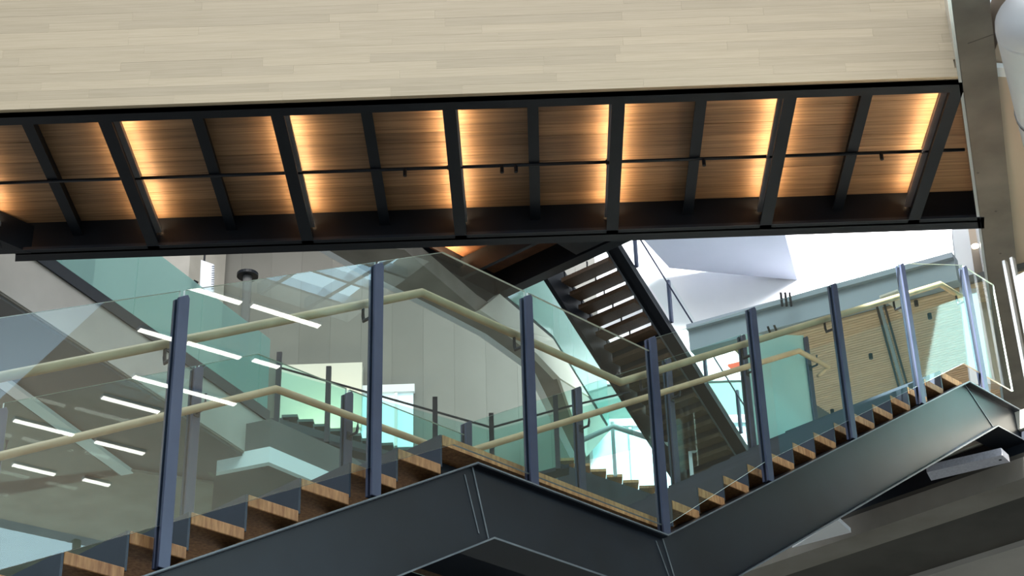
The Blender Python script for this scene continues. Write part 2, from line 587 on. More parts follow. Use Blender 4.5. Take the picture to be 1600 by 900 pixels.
# glazing bars of the roof light beside the lamps
sk = thing('window_1', EF(sk0, -2.05, zr), 'roof light with glazing bars in the right ceiling', None, kind='structure')
for e_ in (8.55, 9.1, 9.65):
    MB().prism([EF(e_ - 0.025, -2.05, zr), EF(e_ + 0.025, -2.05, zr), EF(e_ + 0.225, -0.55, zr), EF(e_ + 0.175, -0.55, zr)], (0, 0, 0.12)).build('glazing_bar', CHROME, sk)
for f_ in (-1.75, -1.35, -0.95):
    MB().prism([EF(sk0, f_ - 0.02, zr), EF(10.15, f_ - 0.02, zr), EF(10.15, f_ + 0.02, zr), EF(sk0, f_ + 0.02, zr)], (0, 0, 0.1)).build('glazing_bar', CHROME, sk)

MB().prism([EF(sk0, -2.05, zr + 0.3), EF(10.15, -2.05, zr + 0.3), EF(10.15, -0.5, zr + 0.3), EF(sk0, -0.5, zr + 0.3)], (0, 0, 0.02)).build('pane', SKYPANE, sk)
s2 = thing('window_4', EF(5.0, -4.6, zr), 'dim bluish glowing panel added under the right ceiling for its reflection', None, kind='structure')  # not a roof light: glowing panel added for a bluish reflection
for i in range(3):
    ea = 4.5 + i * 1.14
    MB().prism([EF(ea, -5.7, zr - 0.02), EF(ea + 1.1, -5.7, zr - 0.02), EF(ea + 1.1, -2.1, zr - 0.02), EF(ea, -2.1, zr - 0.02)], (0, 0, 0.015)).build('pane', BLUEGLOW, s2)
# glazed front of the right storey, far end
w5 = thing('window_5', EF(4, -9.05, 6.0), 'bright glazed front at the far end of the right storey', None, kind='structure')
for i in range(6):
    e_ = 4.0 + i * 1.6
    MB().prism([EF(e_, -9.1, 5.0), EF(e_ + 1.5, -9.1, 5.0), EF(e_ + 1.5, -9.1, 8.7), EF(e_, -9.1, 8.7)], f55 * -0.03).build('pane', SKYPANE, w5)
    MB().prism([EF(e_ - 0.1, -9.05, 5.0), EF(e_, -9.05, 5.0), EF(e_, -9.05, 8.75), EF(e_ - 0.1, -9.05, 8.75)], f55 * -0.1).build('mullion', CONC, w5)

# white duct hanging at the top right
dh = R(70)
dv = Vector((math.cos(dh), math.sin(dh), 0))
d0 = at_z(1618, 70, 8.3)
dt = thing('air_duct', d0, 'white round air duct end at the top right corner', 'duct')
mb = MB()
mb.tube([d0 - dv * 0.28, d0 - dv * 0.24, d0 + dv * 2.2], 0.27, 28)
mb.build('duct_pipe', DUCT, dt, smooth=True)
ec = MB()
ds, dw = dv.cross(Z), Z
prof = [(-0.28, 0.27), (-0.34, 0.262), (-0.40, 0.235), (-0.45, 0.19), (-0.485, 0.12), (-0.495, 0.03)]
for t_, r_ in prof:
    for q_ in range(28):
        an = 2 * math.pi * q_ / 28
        ec.v.append(tuple(d0 + dv * t_ + ds * (r_ * math.cos(an)) + dw * (r_ * math.sin(an))))
for i in range(len(prof) - 1):
    for q_ in range(28):
        q2 = (q_ + 1) % 28
        ec.f.append((i * 28 + q_, i * 28 + q2, i * 28 + 28 + q2, i * 28 + 28 + q_))
        ec.m.append(0)
ec.f.append(tuple(range(5 * 28, 6 * 28)))
ec.m.append(0)
ec.build('end_cap', DUCT, dt, smooth=True)
MB().tube([d0 + dv * 0.9, d0 + dv * 0.94], 0.28, 28).build('clamp_band', CHROME, dt)
ob = MB()
oo = at_z(1562, 112, 8.72)
ob.box(oo - Vector((0.05, 0.06, 0)), (0.13, 0.02, 0), (-0.01, 0.12, 0), (0, 0, 0.05))
tag(ob.build('junction_box', WHITE), 'small white square box on the beige ceiling by the duct', 'box')

# floor of the storey where the foreground stair ends
SU, SN, S = frame(46.5, (-0.282, 8.293, 3.7))
fr_ = MB()
s_e = 6.0
fr_.prism([S(s_e, 2.08, -7), S(s_e, 2.08, 14), S(s_e + 9, 2.08, 14), S(s_e + 9, 2.08, -7)], (0, 0, 0.15))
struct(fr_.build('floor_right', CREAM), 'floor of the storey at the head of the foreground stair')
df_ = MB()  # dark strip over the concrete lip
df_.prism([S(s_e + 0.02, 1.86, -5), S(s_e + 0.02, 1.86, 14), S(s_e + 0.5, 1.86, 14), S(s_e + 0.5, 1.86, -5)], (0, 0, 0.2))
struct(df_.build('trim_10', BLACK), 'dark strip above the concrete lip at lower right')
lip = MB()
lip.prism([S(s_e - 0.03, 1.66, -3.4), S(s_e - 0.03, 1.66, 14), S(s_e + 0.3, 1.66, 14), S(s_e + 0.3, 1.66, -3.4)], (0, 0, 0.17))
struct(lip.build('trim_11', CONC), 'concrete lip along the slab edge at lower right')
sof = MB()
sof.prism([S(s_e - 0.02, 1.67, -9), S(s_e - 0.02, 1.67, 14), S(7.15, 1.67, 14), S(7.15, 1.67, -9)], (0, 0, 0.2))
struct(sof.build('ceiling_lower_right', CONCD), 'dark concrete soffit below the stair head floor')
sj = MB()
sof2 = MB()
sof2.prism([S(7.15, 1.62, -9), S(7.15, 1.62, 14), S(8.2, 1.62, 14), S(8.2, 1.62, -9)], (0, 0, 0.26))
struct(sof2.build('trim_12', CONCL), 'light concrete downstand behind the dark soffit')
pw = MB()
p0_, p1_, p2_ = at_z(1238, 856, 5.3), at_z(1308, 812, 5.3), at_z(1330, 832, 5.3)
pw.prism([p0_, p1_, p2_], (0, 0, 0.04))
struct(pw.build('trim_13', WHITE), 'small white triangular plate under the stair near the concrete lip')

# perforated galvanised channel below the stair head
lc = thing('cable_tray', S(5.75, 1.7, 0.2), 'pale perforated metal channel under the stair head', 'tray')
l0, l1, l2 = at_z(1448, 738, 5.44), at_z(1566, 711, 5.44), at_z(1578, 722, 5.44)
l3 = at_z(1455, 751, 5.44)
MB().prism([l0, l1, l2, l3], (0, 0, 0.06)).build('channel', GALV, lc)
hp = at_z(1563, 719, 5.437)
MB().tube([hp, hp + Z * 0.004], 0.012, 10).build('bolt', BLACK, lc)

# ------------------------------------------------------------------ wood slat soffit with blue grey fascia on the right
za, zb = 9.0, 8.66
A0, A1 = at_z(1075, 510, za), at_z(1482, 399, za)
dB = (A1 - A0).normalized()
nB = Vector((-dB.y, dB.x, 0))
if nB.y < 0:
    nB = -nB
A1 = A1 + dB * 0.05
fb_ = MB()
fb_.prism([A0 - Z * 0.02, A1 - Z * 0.02, A1 - Z * 0.30, A0 - Z * 0.30], nB * 0.15)
fb_.prism([A0 - nB * 0.05 - Z * 0.06, A1 - nB * 0.05 - Z * 0.06, A1 - nB * 0.05, A0 - nB * 0.05], nB * 0.2)
struct(fb_.build('trim_14', BANDBLUE), 'grey blue fascia band above the wood slat soffit')
for i in range(3):
    p = at_z(1222 + 7 * i, 480, 8.83)
    MBm = MB().box(p - nB * 0.03, dB * 0.02, Z * 0.16, nB * 0.02)
    o = MBm.build('slot_vent', BEAMBLACK)
    tag(o, ('leftmost', 'middle', 'rightmost')[i] + ' of three short dark vent slots in the grey blue fascia', 'vent', 'vent slots in the grey blue fascia')
sf = thing('ceiling_slats', A0, 'pale wood slat soffit beyond the bridge on the right', None, kind='structure')
back = 5.2
MB().prism([A0 + dB * 0.4 + nB * 0.15 - Z * 0.28, A1 + dB * 1.6 + nB * 0.15 - Z * 0.28, A1 + dB * 1.6 + nB * back - Z * 0.28, A0 + dB * 0.4 + nB * back - Z * 0.28], (0, 0, 0.08)).build('backing', DARKPLASTER, sf)
W_ = 0.055
nslat = int((back - 0.3) / W_)
lenB = (A1 - A0).length
for i in range(nslat):
    o_ = A0 + nB * (0.2 + i * W_) - Z * 0.31
    st_ = 0.42 + i * W_ * 0.16
    MB().box(o_ + dB * st_, dB * (lenB + 1.2 - st_), nB * (W_ - 0.012), Z * 0.03).build('slat', SLATW, sf)
# two dark slots running back through the slats
for (pa_, pb_) in (((1366, 470), (1403, 606)), ((1378, 468), (1416, 602)), ((1198, 510), (1222, 570)), ((1208, 508), (1234, 568))):
    a_, b_ = at_z(*pa_, 8.685), at_z(*pb_, 8.685)
    w_ = Vector(((b_ - a_).y, -(b_ - a_).x, 0)).normalized() * 0.022
    MB().prism([a_, b_, b_ + w_, a_ + w_], (0, 0, -0.012)).build('slot', BEAMBLACK, sf)
for (pa_, pb_) in (((1370, 470), (1409, 606)),):
    a_, b_ = at_z(*pa_, 8.683), at_z(*pb_, 8.683)
    w_ = Vector(((b_ - a_).y, -(b_ - a_).x, 0)).normalized() * 0.035
    MB().prism([a_, b_, b_ + w_, a_ + w_], (0, 0, -0.006)).build('slot_cover', BANDBLUE, sf)
for n_, (px, py) in enumerate(((1360, 553), (1431, 470), (1300, 640), (1452, 490))):
    p = at_z(px, py, 8.69)
    o = MB().tube([p, p - Z * 0.05, p - Z * 0.06], 0.022, 10).build('ceiling_sprinkler', BEAMBLACK)
    tag(o, 'small dark ceiling sprinkler in the wood slats, ' + ('left of the dark slots', 'behind the bright post, upper', 'low down near the stair', 'right of the bright lamp plate')[n_], 'sprinkler', 'sprinklers in the slat soffit')
# a square downlight glowing in the slats
q4 = [at_z(*p, 8.68) for p in ((1374, 462), (1402, 452), (1420, 474), (1410, 488))]
dl = thing('downlight_panel', q4[0], 'beige plate with bright lamp in the wood slat soffit', 'lamp')
MB().prism(q4, (0, 0, -0.02)).build('plate', CREAM, dl)
p = at_z(1404, 464, 8.655)
MB().tube([p, p + Z * 0.012], 0.03, 12).build('bulb', WARMGLOW, dl)
p = at_z(1150, 566, 8.67)
o = MB().box(p - dB * 0.1, dB * 0.2, nB * 0.1, Z * -0.02).build('exit_lamp', REDGLOW)
tag(o, 'faint red lamp at the near left of the wood slat soffit', 'lamp')
# pale return wall at the right end of the slats (white jamb)
jw = MB()
j0, j1 = at_y(1487, 352, 15.6), at_y(1512, 352, 15.6)
jb = at_y(1517, 600, 15.6)
jb2 = at_y(1548, 600, 15.6)
jw.prism([j0, j1, jb2, jb], (0.05, 0.25, 0))
struct(jw.build('wall_jamb', WHITE), 'white wall end between the wood soffit and the metal posts')
jx = MB()
j2 = at_y(1532, 352, 15.9)
jb3 = at_y(1565, 600, 15.9)
jx.prism([at_y(1512, 352, 15.9), j2, jb3, at_y(1548, 600, 15.9)], (0.0, 0.12, 0))
struct(jx.build('wall_beige_return', BEIGE), 'narrow beige wall strip beside the white wall end')

p = at_z(1524, 386, 8.7)
o = MB().tube([p, p + Z * 0.02], 0.035, 14).build('ceiling_spot', WARMGLOW)
tag(o, 'small round glowing lamp between the white wall end and the concrete beam', 'lamp')

# ================================================================== BRIDGE
br = thing('footbridge', (-0.5, 13.1, 8.6), 'black steel footbridge with pale wood parapet and lit wood underside', 'bridge')
XL, XR = -6.0, 3.72
YN, YF = 11.93, 14.135
ZB = 8.6
XRF = 4.35


def xr(y):
    return 3.66 + (y - 11.93) * 0.286


# near edge channel and far beam
nb = MB()
nb.prism([(XL, YN, ZB), (xr(YN), YN, ZB), (xr(YN + 0.14), YN + 0.14, ZB), (XL, YN + 0.14, ZB)], (0, 0, 0.03))
nb.prism([(XL, YN, ZB), (xr(YN), YN, ZB), (xr(YN + 0.03), YN + 0.03, ZB), (XL, YN + 0.03, ZB)], (0, 0, 0.68))
nb.build('edge_beam', BEAMBLACK, br)
fb3 = MB()
fb3.prism([(XL + 1.2, YF, ZB), (xr(YF), YF, ZB), (xr(YF + 0.03), YF + 0.03, ZB), (XL + 1.2, YF + 0.03, ZB)], (0, 0, 0.66))
fb3.prism([(XL + 1.22, YF - 0.05, ZB), (xr(YF), YF - 0.05, ZB), (xr(YF + 0.15), YF + 0.15, ZB), (XL + 1.16, YF + 0.15, ZB)], (0, 0, 0.025))
fb3.prism([(XL + 1.22, YF - 0.06, ZB - 0.002), (xr(YF), YF - 0.06, ZB - 0.002), (xr(YF), YF - 0.05, ZB - 0.002), (XL + 1.22, YF - 0.05, ZB - 0.002)], (0, 0, 0.03), 1)
fb3.build('edge_beam', [BEAMBLACK, BLACK], br)
dkm = MB()
dkm.prism([(XL, YN, 9.0), (xr(YN), YN, 9.0), (xr(YF), YF, 9.0), (XL, YF, 9.0)], (0, 0, 0.28))
dkm.build('deck', BEAMBLACK, br)

main_x = [-4.95, -3.489, -2.04, -0.601, 0.818, 2.253, 3.638]
sec_x = [-4.22, -2.765, -1.318, 0.103, 1.539, 2.95]
for i, xm in enumerate(main_x):
    m_ = MB()
    m_.bx(xm - 0.012, xm + 0.012, YN + 0.14, YF, ZB + 0.02, 9.0)
    m_.bx(xm - 0.055, xm + 0.055, YN + 0.14, YF, ZB, ZB + 0.02)
    g_ = m_.build('cross_beam', BEAMBLACK, br)
    for sgn in (-1, 1):
        if i == 6 and sgn == 1:
            continue
        m2 = MB()
        xa, xb = xm + sgn * 0.05 - 0.010, xm + sgn * 0.05 + 0.010
        m2.poly([(xa, YN + 0.2, ZB + 0.188), (xb, YN + 0.2, ZB + 0.188), (xb, YF - 0.03, ZB + 0.188), (xa, YF - 0.03, ZB + 0.188)])
        m2.build('led_strip', LED, g_)
        m3 = MB()
        m3.bx(xm + sgn * 0.05 - 0.013, xm + sgn * 0.05 + 0.013, YN + 0.2, YF - 0.03, ZB + 0.155, ZB + 0.185)
        m3.bx(xm + sgn * 0.05 + sgn * 0.0105, xm + sgn * 0.05 + sgn * 0.0135, YN + 0.2, YF - 0.03, ZB + 0.155, ZB + 0.192)
        m3.bx(xm + sgn * 0.012, xm + sgn * 0.04, YN + 0.2, YF - 0.03, ZB + 0.155, ZB + 0.165)
        m3.build('led_profile', PROFILE, g_)
for xs in sec_x:
    m_ = MB()
    m_.bx(xs - 0.012, xs + 0.012, YN + 0.14, YF, ZB + 0.19, 9.0)
    m_.bx(xs - 0.048, xs + 0.048, YN + 0.14, YF, ZB + 0.17, ZB + 0.19)
    m_.build('secondary_beam', BEAMBLACK, br)
# soffit boards, bay by bay
allx = sorted(main_x + sec_x)
ZS = 8.93
for a_, b_ in zip(allx[:-1], allx[1:]):
    pn_ = MB().bx(a_ + 0.012, b_ - 0.012, YN + 0.05, YF, ZS + 0.022, ZS + 0.06).build('soffit_panel', SOFFIT, br)
    y = YN + 0.05
    while y < YF - 0.02:
        w_ = random.choice((0.16, 0.18, 0.2, 0.14))
        y2 = min(y + w_, YF)
        dz = random.uniform(0, 0.004)
        MB().bx(a_ + 0.014, b_ - 0.014, y + 0.002, y2 - 0.002, ZS + dz, ZS + 0.022).build('board', SOFFIT, pn_)
        y = y2
# last bay against the concrete
MB().prism([(3.66, YN + 0.1, ZS), (xr(YN + 0.1), YN + 0.1, ZS), (xr(YF), YF, ZS), (3.66, YF, ZS)], (0, 0, 0.05)).build('soffit_panel', SOFFIT, br)
# parapet planks
pp = MB().bx(XL, xr(YN) - 0.02, YN - 0.02, YN, ZB + 0.03, 10.42).build('parapet', MAPLE, br)
rows_n = 20
hrow = 0.0885
for r_ in range(rows_n):
    z0_ = ZB + 0.03 + r_ * hrow
    x = XL - random.uniform(0, 1.2)
    while x < xr(YN) - 0.03:
        ln = random.choice((0.6, 0.9, 1.2, 1.5, 1.8, 2.1))
        xa, xb = max(x, XL), min(x + ln, xr(YN) - 0.02)
        if xb - xa > 0.05:
            MB().bx(xa + 0.0004, xb - 0.0004, YN - 0.042 - random.uniform(0, 0.0008), YN - 0.02, z0_ + 0.0004, z0_ + hrow - 0.0004).build('plank', MAPLE, pp)
        x += ln
# end bracket at the left end
MB().prism([(XL + 1.0, YF - 0.35, ZB + 0.02), (XL + 1.35, YF + 0.0, ZB - 0.005), (XL + 1.0, YF + 0.0, ZB - 0.005)], (0, 0, 0.3)).build('end_plate', BEAMBLACK, br)

# sprinkler pipe slung under the boards
pz = 8.76
py_ = at_z(750, 260, pz).y
sp = MB().tube([(XL, py_, pz), (3.95, py_, pz)], 0.016, 8).build('sprinkler_pipe', BEAMBLACK, br, smooth=True)
for px in (632, 784, 806, 1098, 1371):
    p = at_z(px, 258, pz)
    up_ = 1 if px in (784,) else -1
    MB().tube([(p.x, py_, pz), (p.x, py_ + 0.0, pz - 0.055 * 1), (p.x, py_, pz - 0.075)], 0.017, 8).build('sprinkler', BEAMBLACK, sp)
for xm in main_x[1:]:
    MB().tube([(xm - 0.075, py_, pz), (xm - 0.045, py_, pz)], 0.024, 10).build('coupling', CHROME if xm in (-2.04, 2.253, 3.638) else BEAMBLACK, sp)

# ================================================================== FOREGROUND STAIR
gs = thing('staircase', S(-4.0, -2.3, -0.8), 'zigzag black steel stair with oak treads and glass guards in front', 'stair')
KL, KR = 0.56, 0.595          # slopes of the two flights
SE = 5.27                     # head of the upper flight


def ztop(s):
    if s < 0:
        return KL * s
    if s < 1.5:
        return 0.0
    if s < SE:
        return KR * (s - 1.5)
    return KR * (SE - 1.5)


def zbot(s):
    if s < 0.107:
        return -0.392 + KL * (s - 0.107)
    if s < 1.64:
        return -0.392
    if s < 5.6:
        return -0.392 + KR * (s - 1.64)
    return -0.392 + KR * (5.6 - 1.64) - 0.0


def stringer(name, k0, k1, lipk, parent):
    """box girder between offsets k0 (outer face) and k1, with proud lips on the outer edge"""
    m_ = MB()
    T = [(-4.3, ztop(-4.3)), (0, 0), (1.5, 0), (SE, ztop(SE)), (6.02, ztop(SE))]
    B = [(-4.3, zbot(-4.3)), (0.107, -0.392), (1.64, -0.392), (5.6, zbot(5.6)), (6.02, zbot(5.6))]
    for i in range(4):
        (sa, za_), (sb, zb_) = T[i], T[i + 1]
        (sc, zc_), (sd, zd_) = B[i], B[i + 1]
        m_.prism([S(sa, za_ - 0.012, k0), S(sb, zb_ - 0.012, k0), S(sd, zd_ + 0.012, k0), S(sc, zc_ + 0.012, k0)], SN * (k1 - k0), 0)
        m_.prism([S(sa, za_, lipk), S(sb, zb_, lipk), S(sb, zb_ - 0.014, lipk), S(sa, za_ - 0.014, lipk)], SN * (k1 - lipk), 0, None)
        m_.prism([S(sc, zc_, lipk), S(sd, zd_, lipk), S(sd, zd_ + 0.014, lipk), S(sc, zc_ + 0.014, lipk)], SN * (k1 - lipk), 0, None)
    o_ = m_.build(name, STRINGER, parent)
    # pale strips along the arrises
    m2 = MB()
    d_ = 0.004 if lipk > k0 else -0.004
    for P_, s_ in ((T, 0), (B, 1)):
        for i in range(4):
            (sa, za_), (sb, zb_) = P_[i], P_[i + 1]
            h_ = -0.009 if s_ == 0 else 0.010
            m2.prism([S(sa, za_, lipk), S(sb, zb_, lipk), S(sb, zb_ + h_, lipk), S(sa, za_ + h_, lipk)], SN * d_)
    m2.build('edge_strip', EDGE, o_)
    seams = [(T[i], B[i], 0.005, 1.5) for i in (1, 2, 3)]
    seams += [((-0.055, -0.06), (0.04, -0.38), 0.004, 1.3), ((1.44, -0.03), (1.60, -0.378), 0.004, 1.3)]
    for ta, ba, w_, f_ in seams:
        m3 = MB()
        m3.prism([S(ta[0] - w_, ta[1] - 0.012, k0), S(ta[0] + w_, ta[1] - 0.012, k0), S(ba[0] + w_, ba[1] + 0.012, k0), S(ba[0] - w_, ba[1] + 0.012, k0)], SN * (d_ * f_))
        m3.build('weld_seam', EDGE, o_)
    return o_


stringer('stringer', -0.045, -0.26, 0.0, gs)
stringer('stringer', -1.605, -1.40, -1.65, gs)

# treads, risers
kN, kF = -0.10, -1.56


def tread(s0, s1, zt, th=0.056):
    m_ = MB()
    m_.prism([S(s0, zt, kN), S(s1, zt, kN), S(s1, zt - th, kN), S(s0, zt - th, kN)], SN * (kF - kN))
    m_.build('tread', TREADW, gs, bevel=0.003)


def riser(s, zlo, zhi):
    m_ = MB()
    m_.prism([S(s, zlo, kN - 0.006), S(s + 0.012, zlo, kN - 0.006), S(s + 0.012, zhi, kN - 0.006), S(s, zhi, kN - 0.006)], SN * (kF - kN))
    m_.build('riser', RISER, gs)


zl = 0.14
for k in range(1, 14):
    zt = zl - 0.168 * k
    tread(-0.15 - 0.302 * k, -0.15 - 0.302 * (k - 1) - 0.014, zt)
    riser(-0.15 - 0.302 * (k - 1) - 0.013, zt - 0.01, zt + 0.168)
# landing boards
nbd = 4
for i in range(5):
    wa = kN + (kF - kN) * i / 5
    wb = kN + (kF - kN) * (i + 1) / 5
    m_ = MB()
    m_.prism([S(-0.15, zl, wa - 0.001), S(1.60, zl, wa - 0.001), S(1.60, zl - 0.056, wa - 0.001), S(-0.15, zl - 0.056, wa - 0.001)], SN * (wb - wa + 0.002))
    m_.build('landing_board', TREADW, gs)
MB().prism([S(-0.1, zl - 0.06, -0.26), S(1.6, zl - 0.06, -0.26), S(1.6, zl - 0.10, -0.26), S(-0.1, zl - 0.10, -0.26)], SN * -1.14).build('landing_plate', BLACK, gs)
nR_ = 14
for j in range(1, nR_ + 1):
    zt = zl + 0.1536 * j
    s1_ = 1.69 + 0.2585 * j
    if j == nR_:
        s1_ = 6.0
    tread(1.69 + 0.2585 * (j - 1), s1_ - (0.0 if j == nR_ else 0.014), zt)
    riser(1.69 + 0.2585 * (j - 1) - 0.013, zt - 0.1636, zt)

# posts: two flat bars with a slot between them, sloping cut top
near_s = [-3.02, -1.85, -0.682, 0.425, 1.5, 2.56, 3.575, 4.553, 5.53]


def ptop(s):
    if s < -0.2:
        return 1.178 + 0.546 * (s + 0.22) - 0.02
    if s <= 1.49:
        return 1.14
    if s < 5.2:
        return 1.262 + 0.566 * (s - 1.5)
    return 1.262 + 0.566 * (5.2 - 1.5)


def post(s, k0, parent, far=False):
    h0, h1 = ztop(s) + 0.0, ptop(s)
    m_ = MB()
    w = 0.03
    for (ka, kb) in ((k0 + 0.0, k0 - 0.016), (k0 - 0.034, k0 - 0.05)):
        m_.prism([S(s - w, h0, ka), S(s + w, h0, ka), S(s + w, h1, ka), S(s + w * 0.6, h1 + 0.018, ka), S(s - w, h1 - 0.012, ka)], SN * (kb - ka), 0)
    m_.prism([S(s - w * 0.55, h0, k0 - 0.016), S(s + w * 0.55, h0, k0 - 0.016), S(s + w * 0.55, h1 - 0.02, k0 - 0.016), S(s - w * 0.55, h1 - 0.02, k0 - 0.016)], SN * -0.018, 1)
    return m_.build('post', [POST, POSTDARK], parent, bevel=0.002)


def rail_z(s):
    if s < -0.274:
        return 0.945 + 0.553 * (s + 0.274)
    if s < 1.313:
        return 0.945
    if s < 5.305:
        return 0.945 + 0.555 * (s - 1.313)
    return 0.945 + 0.555 * (5.305 - 1.313)


def bracket(s, kp, kr, parent):
    zr_ = rail_z(s)
    m_ = MB()
    m_.tube([S(s, zr_ - 0.1, kp), S(s, zr_ - 0.1, kr * 0.9 + kp * 0.1), S(s, zr_ - 0.07, kr), S(s, zr_ - 0.01, kr)], 0.009, 8)
    m_.box(S(s - 0.018, zr_ - 0.125, kp), SU * 0.036, Z * 0.05, SN * (0.008 if kr > kp else -0.008))
    m_.build('rail_bracket', BLACK, parent)


for s in near_s:
    post(s, 0.0, gs)
    bracket(s, -0.05, -0.125, gs)
far_s = [-3.0, -1.82, -0.64, 0.48, 1.5, 2.6, 3.65, 4.65, 5.56]
for s in far_s:
    post(s, -1.6, gs, True)
    bracket(s, -1.60, -1.52, gs)

for kr in (-0.125, -1.52):
    pts = [(-4.2, rail_z(-4.2)), (-0.274, 0.945), (1.313, 0.945), (5.305, rail_z(5.305)), (5.75, rail_z(5.75))]
    if kr < -1:
        pts[1] = (-0.15, 0.925)
        pts[0] = (-4.2, 0.925 + 0.553 * (-4.2 + 0.15))
        pts[3] = (5.30, 3.10)
        pts[4] = (5.72, 3.09)
    m_ = MB()
    m_.tube([S(s, z, kr) for s, z in pts], 0.023, 14)
    if kr < -1:
        m_.tube([S(5.72, 3.09, kr), S(5.60, 2.98, kr - 0.04)], 0.016, 10)
    m_.build('handrail', RAILW, gs, smooth=True)


def gtop(s):
    if s < -0.217:
        return 1.174 + 0.53 * (s + 0.217)
    if s <= 1.5:
        return 1.174
    if s < 5.2:
        return 1.26 + 0.572 * (s - 1.5)
    return 1.26 + 0.572 * 3.7


def gbot(s):
    if s < -0.15:
        return 0.06 + 0.525 * (s + 0.15)
    if s < 1.6:
        return 0.06
    if s < SE:
        return 0.20 + 0.60 * (s - 1.6)
    return 0.20 + 0.60 * (SE - 1.6)


def panel(sa, sb, k0, mat, parent):
    br_ = [x_ for x_ in (-0.217,) if sa < x_ < sb]
    tops = [(sa, gtop(sa + 1e-4))] + [(x_, gtop(x_)) for x_ in br_] + [(sb, gtop(sb - 1e-4))]
    bb_ = [x_ for x_ in (-0.15, SE) if sa < x_ < sb]
    bots = [(sa, gbot(sa + 1e-4))] + [(x_, gbot(x_)) for x_ in bb_] + [(sb, gbot(sb - 1e-4))]
    pts = [S(s_, z_, k0) for s_, z_ in tops] + [S(s_, z_, k0) for s_, z_ in reversed(bots)]
    m_ = MB()
    m_.prism(pts, SN * -0.014, 0, 1)
    return m_.build('glass_panel', [mat, GEDGE], parent)


for sa, sb in zip([-4.1] + near_s, near_s + [6.0]):
    panel(sa + 0.012, sb - 0.012, -0.018, GLASS, gs)
for i, (sa, sb) in enumerate(zip([-4.1] + far_s[:-1], far_s)):
    panel(sa + 0.012, sb - 0.012, -1.618, TEALHEAVY if i == 8 else GLASSFAR, gs)

# guard at the stair head on the right
g0 = S(5.98, 2.23, 0.05)
sg_ = thing('glass_guard', g0, 'pale glass guard with bright posts to the right of the stair head', 'guard')
for q0_, q1_ in ((0.17, 2.3),):
    m_ = MB()
    m_.prism([S(6.04, 2.26, q0_), S(6.04, 2.26, q1_), S(6.04, 3.55, q1_), S(6.04, 3.40, q0_)], SU * 0.014, 0, 1)
    m_.build('glass_pane', [TEALHEAVY, GEDGE], sg_)
for kk in (0.07, 0.14):
    m_ = MB()
    m_.box(S(6.03, 2.23, kk), SU * 0.05, SN * 0.028, Z * 1.35)
    m_.build('post', CHROME, sg_, bevel=0.003)
MB().box(S(6.03, 2.2, 0.06), SU * 0.10, SN * 2.3, Z * 0.07).build('base_channel', BLACK, sg_)

# ================================================================== FAR STAIR (underside, open treads)
FU, FN, FP = frame(50, (0.5876, 25.3514, 14.6))
fs = thing('staircase', FP(-0.64, -0.4, 0), 'dark open-riser stair seen from beneath, descending behind the bridge', 'stair')
SL = -0.80


def fstr(k0, k1, top, bot, s0, s1):
    m_ = MB()
    m_.prism([FP(s0, SL * s0 + top, k0), FP(s1, SL * s1 + top, k0), FP(s1, SL * s1 + bot, k0), FP(s0, SL * s0 + bot, k0)], FN * (k1 - k0))
    return m_


fstr(-0.10, -0.02, 0.25, -0.46, -0.62, 4.4).build('stringer', BEAMBLACK, fs)
m_ = fstr(1.02, 1.10, 0.45, -0.0, -0.62, 4.6)
m_.prism([FP(-0.6, 0.48 + 0.0, 1.0), FP(4.6, SL * 4.6 + 0.0, 1.0), FP(4.6, SL * 4.6 + 0.0, 1.24), FP(-0.6, 0.48, 1.24)], Z * 0.03)
m_.build('stringer', BEAMBLACK, fs)
MB().prism([FP(-0.6, 0.477, 1.0), FP(4.6, SL * 4.6 - 0.003, 1.0), FP(4.6, SL * 4.6 - 0.003, 1.03), FP(-0.6, 0.477, 1.03)], Z * -0.012).build('lit_flange_edge', EDGE, fs)  # pale strip paints the lit edge of the flange
for i in range(20):
    s_, z_ = 0.212 * i, -0.17 * i
    m_ = MB()
    m_.prism([FP(s_ - 0.02, z_ - 0.03, 0.0), FP(s_ - 0.02, z_ - 0.03, 1.0), FP(s_ + 0.25, z_ - 0.03, 1.0), FP(s_ + 0.25, z_ - 0.03, 0.0)], Z * -0.075)
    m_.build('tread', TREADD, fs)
    if i >= 6:  # added dark plates that close the lower gaps against the bright wall
        MB().prism([FP(s_ - 0.02, z_ - 0.03, 0.0), FP(s_ - 0.02, z_ - 0.03, 1.0), FP(s_ - 0.02, z_ + 0.09, 1.0), FP(s_ - 0.02, z_ + 0.09, 0.0)], FU * 0.012).build('riser', BEAMBLACK, fs)
    for kk in (0.02, 0.5, 0.96):
        MB().box(FP(s_ + 0.03, z_ - 0.02, kk), FU * 0.02, FN * 0.02, Z * 0.13).build('tread_bracket', BEAMBLACK, fs)
# head landing under which the corner of warm light shows
for nm_, (sa, sb, ka, kb, hh) in (('landing_frame', (-5.0, -0.6, -1.22, -0.8, 0.5)), ('landing_frame', (-0.80, -0.6, -0.8, 1.95, 0.5)),
                                  ('landing_frame', (-5.0, -0.86, 1.0, 1.95, 0.5)), ('landing_beam', (-1.60, -1.53, -0.8, 1.0, 0.36))):
    hl = MB().prism([FP(sa, -0.35, ka), FP(sb, -0.35, ka), FP(sb, -0.35, kb), FP(sa, -0.35, kb)], Z * hh)
    hl.build(nm_, BEAMBLACK, fs)
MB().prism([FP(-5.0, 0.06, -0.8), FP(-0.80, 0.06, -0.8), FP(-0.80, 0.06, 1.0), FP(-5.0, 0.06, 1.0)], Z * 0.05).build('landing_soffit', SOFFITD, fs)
lp = MB().prism([FP(-3.2, -0.2, -0.8), FP(-1.66, -0.2, -0.8), FP(-1.66, -0.2, -0.70), FP(-3.2, -0.2, -0.70)], Z * 0.03).build('led_profile', BEAMBLACK, fs)
lq = MB()
